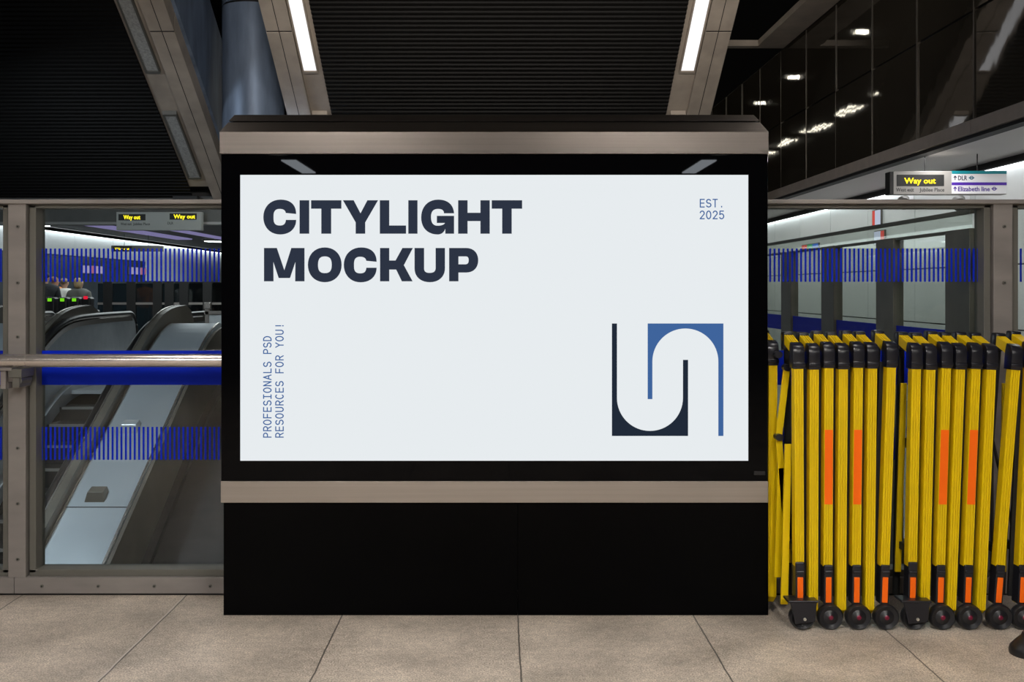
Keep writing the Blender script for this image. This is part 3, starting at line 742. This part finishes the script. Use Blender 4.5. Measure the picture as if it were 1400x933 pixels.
def escalator(name, xl, xr, label, lmat, steps=True, left=True):
    t = thing(name, (0, 0, 0), label, 'escalator')
    strip_panel(xl-.04, xl, .12, .95 if left else .90, YLO, Y2-.3 if left else 15.0, left).build('balustrade', lmat, t)
    strip_panel(xr, xr+.04, .12, .95, YLO, Y2-.3).build('balustrade', lmat, t)
    for x in ((xl-.02, xr+.02) if left else (xr+.02,)):
        h = handrail(x, 1.0, YLO, Y2-.3).build('handrail', M_rubber, t, smooth=True)
        strip_panel(x-.05, x+.05, .885, .955, YLO, Y2-.3, False).build('handrail_guide', M_tube, h)
    for a, b in (((xl-.17, xl-.062), (xr+.062, xr+.17)) if left else ((xr+.062, xr+.17),)):
        y1 = Y1+.24; yy = ys(YLO, 15.7, 60)
        ring = [(y, zp(y, y1)+1.16) for y in yy]+[(15.95, 1.08), (16.1, .92), (16.1, .2)]+[(y, zp(y, y1)+.2) for y in reversed(yy)]
        MB().prism(ring, 'x', a, b).build('outer_casing', M_balb, t, bevel=.012)
        e0 = (a+.02 if a < xl else a)
        strip_panel(e0, e0+.02, 1.155, 1.168, YLO, 15.7, False, y1).build('edge_trim', M_tube, t)
    strip_panel(xl, xl+.09, -.06, .14, YLO, Y2-.5, False).build('skirt', M_bal if steps else M_ramp, t)
    strip_panel(xr-.09, xr, -.06, .14, YLO, Y2-.5, False).build('skirt', M_bal if steps else M_ramp, t)
    if steps:
        n = int((Y1-YLO)/.40)
        for i in range(n):
            y = Y1-.2-i*.40; z = zp(y)
            s = MB().box(xl+.09, xr-.09, y, y+.40, z-.23, z).box(xl+.12, xr-.12, y-.004, y+.035, z-.03, z+.002, 1)
            s.build('step', [M_step, M_edge], t)
        MB().box(xl+.09, xr-.09, Y1+.2, Y2, -.05, .002).build('landing_plate', M_bal, t)
    else:
        strip_panel(xl+.09, xr-.09, -.15, .06, YLO, Y2, False).build('cover_plate', M_ramp, t)
    return t
escalator('escalator', -5.97, -4.80, 'escalator with dark steps and bright steel sides, seen through the left glass', M_bal)
escalator('escalator', -3.86, -2.2, 'escalator with brown inner sides and dark cover plate, beside the screen', M_balb, steps=False, left=False)
escalator('escalator', -8.5, -7.3, 'farthest left escalator, partly hidden by the fence post', M_bal)
def deck(name, x0, x1, label, ya=YLO):
    t = thing(name, (0, 0, 0), label, 'deck', 'sloping decks between escalators')
    y1 = Y1+.14
    yy = ys(ya, 14.9, 60)
    ring = [(y, zp(y, y1)+.96) for y in yy]+[(15.0, .90), (15.0, .2)]+[(y, zp(y, y1)+.35) for y in reversed(yy)]
    MB().prism(ring, 'x', x0, x1).build('deck_panel', [M_deck], t, bevel=.01)
    for x in (x0+.004, x1-.028):
        strip_panel(x, x+.024, .95, .972, ya, 14.9, False, y1).build('edge_trim', M_tube, t)
    for ysm in (11.42, 12.45, 9.2, 7.6):
        z = zp(ysm, y1)+.96
        xm = x0+(x1-x0)*.42; dy = .16
        b = MB().hexa([(xm-.11, ysm-dy/2, z-.06), (xm+.11, ysm-dy/2, z-.06), (xm+.11, ysm+dy/2, z+.02), (xm-.11, ysm+dy/2, z+.02),
                       (xm-.085, ysm-dy/2+.03, z+.06), (xm+.085, ysm-dy/2+.03, z+.06), (xm+.085, ysm+dy/2, z+.10), (xm-.085, ysm+dy/2, z+.10)])
        b.build('anti_slide_block', M_balb if ysm < 12 else M_bal, t, bevel=.006)
    for ysm in (11.27, 13.4): 
        z = zp(ysm, y1)+.96
        MB().hexa([(x0+.03, ysm, z-.01), (x1-.03, ysm, z-.01), (x1-.03, ysm+.012, z-.003), (x0+.03, ysm+.012, z-.003), (x0+.03, ysm, z+.002), (x1-.03, ysm, z+.002), (x1-.03, ysm+.012, z+.009), (x0+.03, ysm+.012, z+.009)]).build('panel_joint', M_joint, t)
    return t
deck('escalator_deck', -4.625, -3.92, 'pale sloping deck with raised blocks, between bright and brown escalators')
deck('escalator_deck', -7.12, -6.15, 'pale sloping deck left of the bright steel escalator, beside the fence post')
# guard post at the head of the brown escalator
gp = thing('guard_rail', (X(291, 15.6), 15.6, 0), 'grey steel guard rail and post beside the screen edge, behind the brown escalator', 'guard rail')
MB().box(-.11, -.05, -.03, .03, -.4, 1.10).build('post', M_fence, gp, bevel=.004)
MB().box(-.05, .26, -.01, .01, .05, 1.02).build('panel', M_bal, gp)
MB().box(-.12, .26, -.03, .03, 1.02, 1.07).build('top_rail', M_fence, gp, bevel=.003)
MB().box(-.13, -.03, -.04, .04, 1.10, 1.20).build('clamp', M_tube, gp, bevel=.012)

# ------------------------------------------------------------------ concourse beyond: glass screen, gates, people, signs
sg = thing('glass_screen', (-7, 24, 0), 'dark glass screen with black posts across the far left concourse', 'screen')
for k, px in enumerate((148, 180, 216, 232, 252, 284)):
    x = X(px, 24)+7
    MB().box(x-.10, x+.10, -.05, .05, 0, 1.56).build('post', M_dark, sg)
MB().box(X(134, 24)+7, X(330, 24)+7, -.01, .01, .1, 1.52).build('glass_pane', glass('grey glass', (.35, .42, .44), 1.0), sg)
MB().box(X(134, 24)+7, X(330, 24)+7, -.03, .03, 1.04, 1.09).build('rail', M_fence, sg)
gates = [(57, 410, 19), (76, 410, 19), (93, 410, 19), (109, 410, 19), (124.5, 407, 19)]
for i, (px, py, Y) in enumerate(gates):
    t = thing('ticket_gate', (X(px, Y), Y, 0), 'black ticket gate with %s, %s' % (('red light' if i == 4 else 'green light'),
        ('in front of the dark jacketed person', 'beside the person in white', 'between the white and grey clad people', 'in front of the grey jacketed person', 'rightmost of its row')[i]), 'ticket gate', 'ticket gates in the far concourse')
    MB().box(-.075, .075, -.24, .25, 0, 1.02).box(-.085, .085, -.25, -.05, .95, 1.25).build('body', M_rubber, t, bevel=.03)
    z = Z(py, Y)
    MB().box(-.035, .035, -.26, -.245, z-.028, z+.028).build('indicator', M_rled if i == 4 else M_gled, t)
    MB().box(-.098, -.075, -.04, .22, .35, .95).build('paddle', M_lens, t, bevel=.01)

def skin(name, nodes, edges, m, parent, sub=1):
    me = bpy.data.meshes.new(name); me.from_pydata([n[:3] for n in nodes], edges, [])
    o = bpy.data.objects.new('tmp', me); C.objects.link(o)
    mod = o.modifiers.new('s', 'SKIN'); 
    for i, n in enumerate(nodes):
        r = n[3]; me.skin_vertices[0].data[i].radius = (r, r if len(n) < 5 else n[4])
    me.skin_vertices[0].data[0].use_root = True
    o.modifiers.new('d', 'SUBSURF').levels = sub
    me2 = bpy.data.meshes.new_from_object(o.evaluated_get(bpy.context.evaluated_depsgraph_get()))
    bpy.data.objects.remove(o); bpy.data.meshes.remove(me)
    me2.name = name; me2.materials.clear(); me2.materials.append(m)
    for p in me2.polygons: p.use_smooth = True
    r = bpy.data.objects.new(name, me2); C.objects.link(r); r.parent = parent
    return r
def person(px, Y, rz, h, top_c, trouser_c, hair_c, label, long_hair=False):
    t = thing('person', (X(px, Y), Y, 0), label, 'person', 'people walking in the far concourse')
    t.rotation_euler = (0, 0, rz); k = h/1.72; t.scale = (k, k, k)
    # facing +y; nodes: x, y, z, radius
    N = [(0, 0, .95, .13, .10), (0, .01, 1.15, .125, .09), (0, 0, 1.36, .125, .08), (0, 0, 1.47, .046), (0, .015, 1.56, .055)]
    E = [(0, 1), (1, 2), (2, 3), (3, 4)]
    def chain(start, pts):
        p = start
        for q in pts: N.append(q); E.append((p, len(N)-1)); p = len(N)-1
        return p
    N.append((0, .01, 1.63, .082, .095)); E.append((4, 5)); N.append((0, .005, 1.69, .06, .07)); E.append((5, 6))
    N.append((0, .10, 1.605, .016)); E.append((5, len(N)-1))
    for s in (-1, 1): N.append((s*.088, .0, 1.62, .016, .022)); E.append((5, len(N)-1))
    for s in (-1, 1):
        sw = .06*s
        w = chain(2, [(s*.175, 0, 1.40, .055), (s*.22, -.02+sw, 1.14, .042), (s*.225, .06+sw, .92, .030)])
        pal = chain(w, [(s*.225, .085+sw, .85, .034, .018)])
        for j, (dx, ln) in enumerate(((-.026, .07), (-.009, .08), (.009, .075), (.026, .06))):
            chain(pal, [(s*.225-.01*s, .09+dx+sw, .80, .0095), (s*.220-.02*s, .095+dx+sw, .80-ln, .008)])
        chain(w, [(s*.205, .125+sw, .86, .011), (s*.20, .14+sw, .82, .009)])
        leg = chain(0, [(s*.09, 0, .86, .088), (s*.095, .02+sw*1.2, .49, .060), (s*.095, -.01+sw*2, .10, .042), (s*.10, .10+sw*2, .045, .040)])
    body = skin('body', N, E, M_skin, t)
    MT = mat('clothing', top_c, .8, noise=.2); MP = mat('trousers cloth', trouser_c, .8); MH = mat('hair', hair_c, .7, noise=.3)
    TN = [(0, 0, .86, .19, .15), (0, .01, 1.15, .185, .145), (0, 0, 1.40, .20, .135), (0, -.005, 1.52, .085, .085)]
    TE = [(0, 1), (1, 2), (2, 3)]
    for s in (-1, 1):
        sw = .06*s; n0 = len(TN)
        TN += [(s*.185, 0, 1.40, .10), (s*.225, -.02+sw, 1.14, .075), (s*.227, .055+sw, .94, .055)]; TE += [(2, n0), (n0, n0+1), (n0+1, n0+2)]
    skin('jacket', TN, TE, MT, t)
    PN = [(0, 0, .93, .165, .125), (0, 0, 1.04, .17, .13)]; PE = [(0, 1)]
    for s in (-1, 1):
        sw = .06*s; n0 = len(PN)
        PN += [(s*.09, 0, .86, .10), (s*.095, .02+sw*1.2, .49, .074), (s*.095, -.01+sw*2, .09, .060)]; PE += [(0, n0), (n0, n0+1), (n0+1, n0+2)]
    skin('trousers', PN, PE, MP, t)
    HN = [(0, -.02, 1.60, .088, .085), (0, -.02, 1.67, .094, .098), (0, -.005, 1.725, .06, .07)]; HE = [(0, 1), (1, 2)]
    if long_hair: HN = [(0, -.055, 1.50, .075, .05), (0, -.035, 1.58, .088, .08), (0, -.02, 1.66, .098, .10), (0, -.01, 1.73, .065, .075)]; HE = [(0, 1), (1, 2), (2, 3)]
    skin('hair', HN, HE, MH, t)
    for s in (-1, 1):
        skin('shoe', [(s*.10, -.05+s*.12, .05, .048), (s*.10, .08+s*.12, .04, .045), (s*.10, .16+s*.12, .03, .032)], [(0, 1), (1, 2)], M_rubber, t)
person(62, 19.7, .2, 1.70, (.012, .014, .018), (.02, .02, .03), (.015, .012, .01), 'person in a black jacket walking away, next to the left fence post')
person(75, 21.3, -.2, 1.64, (.75, .26, .08), (.10, .10, .12), (.35, .2, .1), 'person in an orange top beyond the ticket gates')
person(88, 20.2, .1, 1.60, (.75, .74, .70), (.03, .03, .035), (.30, .22, .13), 'person in a white top seen from behind at the gates')
person(108, 19.75, -.25, 1.60, (.11, .11, .10), (.03, .03, .035), (.42, .30, .16), 'fair haired person in a grey jacket at the gates', True)

# hanging signs
def hung(name, x0, x1, Y, z0, z1, label, mats, rods, ztop, d=.12):
    t = thing(name, (x0, Y, z0), label, 'sign')
    b = MB().box(0, x1-x0, 0, d, 0, z1-z0).build('sign_box', mats, t, bevel=.004)
    for r in rods: MB().tube([(r-x0, d/2, z1-z0), (r-x0, d/2, ztop-z0)], .005, 8).build('hanger', M_dark, t)
    return t
Ys = 10.0
sx = lambda px: X(px, Ys); sz = lambda py: Z(py, Ys)
s1 = hung('hanging_sign', sx(1221.5), sx(1376), Ys, sz(266), sz(234), 'long station sign with amber Way out display and white line panels, hung at right', M_signg, (sx(1268), sx(1340)), 2.68)
bx0, bz0 = sx(1221.5), sz(266)
def pb(name, m, px0, px1, py0, py1, y=-.004, parent=s1, th=.004):
    return MB().box(sx(px0)-bx0, sx(px1)-bx0, y, y+th, sz(py1)-bz0, sz(py0)-bz0).build(name, m, parent)
MB().box(sx(1216.5)-bx0, 0, -.004, .12, 0, sz(235)-bz0).build('end_cap', M_dark, s1)
led = pb('display', M_dark, 1226, 1290.5, 239, 254.5)
text_mesh('display_text', 'Way out', .075, M_led, led, (sx(1236)-bx0, -.0055, sz(251)-bz0), width=sx(1279)-sx(1236), thick=.001)
text_mesh('sign_text', 'West exit', .05, M_gink, s1, (sx(1225)-bx0, -.0012, sz(262)-bz0), width=sx(1249.5)-sx(1225))
text_mesh('sign_text', 'Jubilee Place', .05, M_gink, s1, (sx(1257)-bx0, -.0012, sz(262)-bz0), width=sx(1291)-sx(1257))
wp = pb('white_panel', M_signw, 1301, 1376, 234, 265)
pb('teal_band', M_teal, 1301, 1376, 233.8, 238, -.006, wp); pb('violet_band', M_violet, 1301, 1376, 249.5, 253.5, -.006, wp)
text_mesh('panel_text', 'DLR', .06, M_navy, wp, (sx(1309.5)-bx0, -.0055, sz(246.5)-bz0), width=sx(1322)-sx(1309.5))
text_mesh('panel_text', 'Elizabeth line', .06, M_vink, wp, (sx(1309.5)-bx0, -.0055, sz(261.5)-bz0), width=sx(1353)-sx(1309.5))
def arrow(m, px, py0, py1):
    g = lambda a, b: (sx(a)-bx0, sz(b)-bz0)
    MB().flat([g(px-.6, py1), g(px-.6, py0+2.6), g(px-2.2, py0+4.0), g(px-2.2, py0+2.4), g(px, py0), g(px+2.2, py0+2.4), g(px+2.2, py0+4.0), g(px+.6, py0+2.6), g(px+.6, py1)], [], 0, -.0045).build('arrow', m, wp)
arrow(M_navy, 1305.5, 240, 246.5); arrow(M_vink, 1305.5, 255, 261.5)
def roundel(m, px, py, r=2.7):
    g = lambda a, b: (sx(a)-bx0, sz(b)-bz0)
    o = [g(px+r*math.cos(k*math.pi/12), py+r*math.sin(k*math.pi/12)) for k in range(24)]
    h_ = [g(px+r*.62*math.cos(k*math.pi/12), py+r*.62*math.sin(k*math.pi/12)) for k in range(24)]
    MB().flat(o, [h_], 0, -.0045).flat([g(px-r*1.4, py-.7), g(px+r*1.4, py-.7), g(px+r*1.4, py+.7), g(px-r*1.4, py+.7)], [], 0, -.0047).build('roundel', m, wp)
roundel(mat('teal ink', (.01, .10, .16), .5), 1328, 243.3); roundel(M_vink, 1359, 258.3)

def led_sign(px0, px1, py0, py1, Y, leds, label, rods, ztop, boxm, texts=()):
    x0, z0 = X(px0, Y), Z(py1, Y)
    t = hung('hanging_sign', x0, X(px1, Y), Y, z0, Z(py0, Y), label, boxm, [X(r, Y) for r in rods], ztop, .1)
    for (a, b, c, d, ta, tb) in leds:
        o = MB().box(X(a, Y)-x0, X(b, Y)-x0, -.004, 0, Z(d, Y)-z0, Z(c, Y)-z0).build('display', M_dark, t)
        text_mesh('display_text', 'Way out', .08, M_led, o, (X(ta, Y)-x0, -.006, Z(d-1.6, Y)-z0), width=X(tb, Y)-X(ta, Y), thick=.001)
    for (s, a, b, y) in texts:
        text_mesh('sign_text', s, .05, M_gink, t, (X(a, Y)-x0, -.0012, Z(y, Y)-z0), width=X(b, Y)-X(a, Y))
    return t
led_sign(159, 275.5, 290, 315, 14.48, ((162, 199, 293, 301.5, 169, 192), (232, 269, 292, 300.5, 237.5, 267)), 'grey sign with two amber Way out displays behind the left glass', (), 0, mat('pale grey sign face', (.34, .34, .32), .4),
         (('West exit', 165, 180, 308), ('Jubilee Place', 182, 205, 308), ('DLR', 229, 237, 307)))
led_sign(152, 222, 336, 344, 25.0, ((155, 180, 337, 343.5, 157, 177),), 'far small sign with one amber display, above the striped glass band', (169, 202), 2.7, M_bulk)
led_sign(236, 270, 268, 284, 14.48, ((236.5, 269.5, 269, 283.5, 238, 268),), 'amber Way out box added as the display reflection on the left fence top rail', (), 0, M_dark)  # glowing box added in place of a reflection on the rail
# lit adverts and cameras on the walls
def advert(x, Y, z, w, h, mats, label, facing='x'):
    t = thing('lit_advert', (x, Y, z), label, 'advert', 'lit adverts in the far halls')
    MB().box(-.012, .012, -w/2-.012, w/2+.012, -h/2-.012, h/2+.012).build('frame', M_frame, t)
    n = len(mats); s = -1 if x > 0 else 1
    for i, m in enumerate(mats):
        a = -w/2+w*i/n; b = -w/2+w*(i+1)/n
        MB().box(min(s*.012, s*.015), max(s*.012, s*.015), a, b, -h/2, h/2).build('lit_panel', m, t)
advert(5.085, 14.25, Z(298, 14.25), .30, .20, [M_adw, M_adw, M_adr], 'upper small red and white lit advert on the pale right wall')
advert(5.085, 14.15, Z(325, 14.15), .36, .17, [M_adr, M_adw, M_adw], 'lower small red and white lit advert on the pale right wall')
advert(5.085, 17.3, Z(337, 17.3), .9, .06, [M_adb, M_adg, M_adr], 'row of small blue, green and red lights on the pale wall')
advert(-9.58, 25.0, 1.85, 1.2, .17, [M_adp, M_adr2, M_adp], 'pinkish lit advert on the left hall wall, nearer the people')
advert(-9.58, 28.1, 1.87, 1.3, .18, [M_adp, M_adp, M_adr2], 'pinkish lit advert on the left hall wall, nearer the ad screen')
for i, (px, py) in enumerate(((1243, 276), (1319, 277))):
    Y = 5.06*F/(px-VX); t = thing('security_camera', (5.06, Y, Z(py, Y)), ('grey security camera on the pale wall, under the amber display', 'grey security camera on the pale wall, under the white sign panel')[i], 'camera', 'security cameras on the right wall')
    MB().box(-.06, .04, -.05, .05, .02, .12).build('mount', M_signw, t, bevel=.01)
    MB().tube([(-.03, 0, .05), (-.10, -.06, .0), (-.12, -.16, -.04)], [.04, .07, .075], 14).build('camera_body', M_frame, t, smooth=True)
    MB().tube([(-.12, -.155, -.04), (-.125, -.18, -.05)], [.066, .04], 14).build('lens', M_rubber, t, smooth=True)
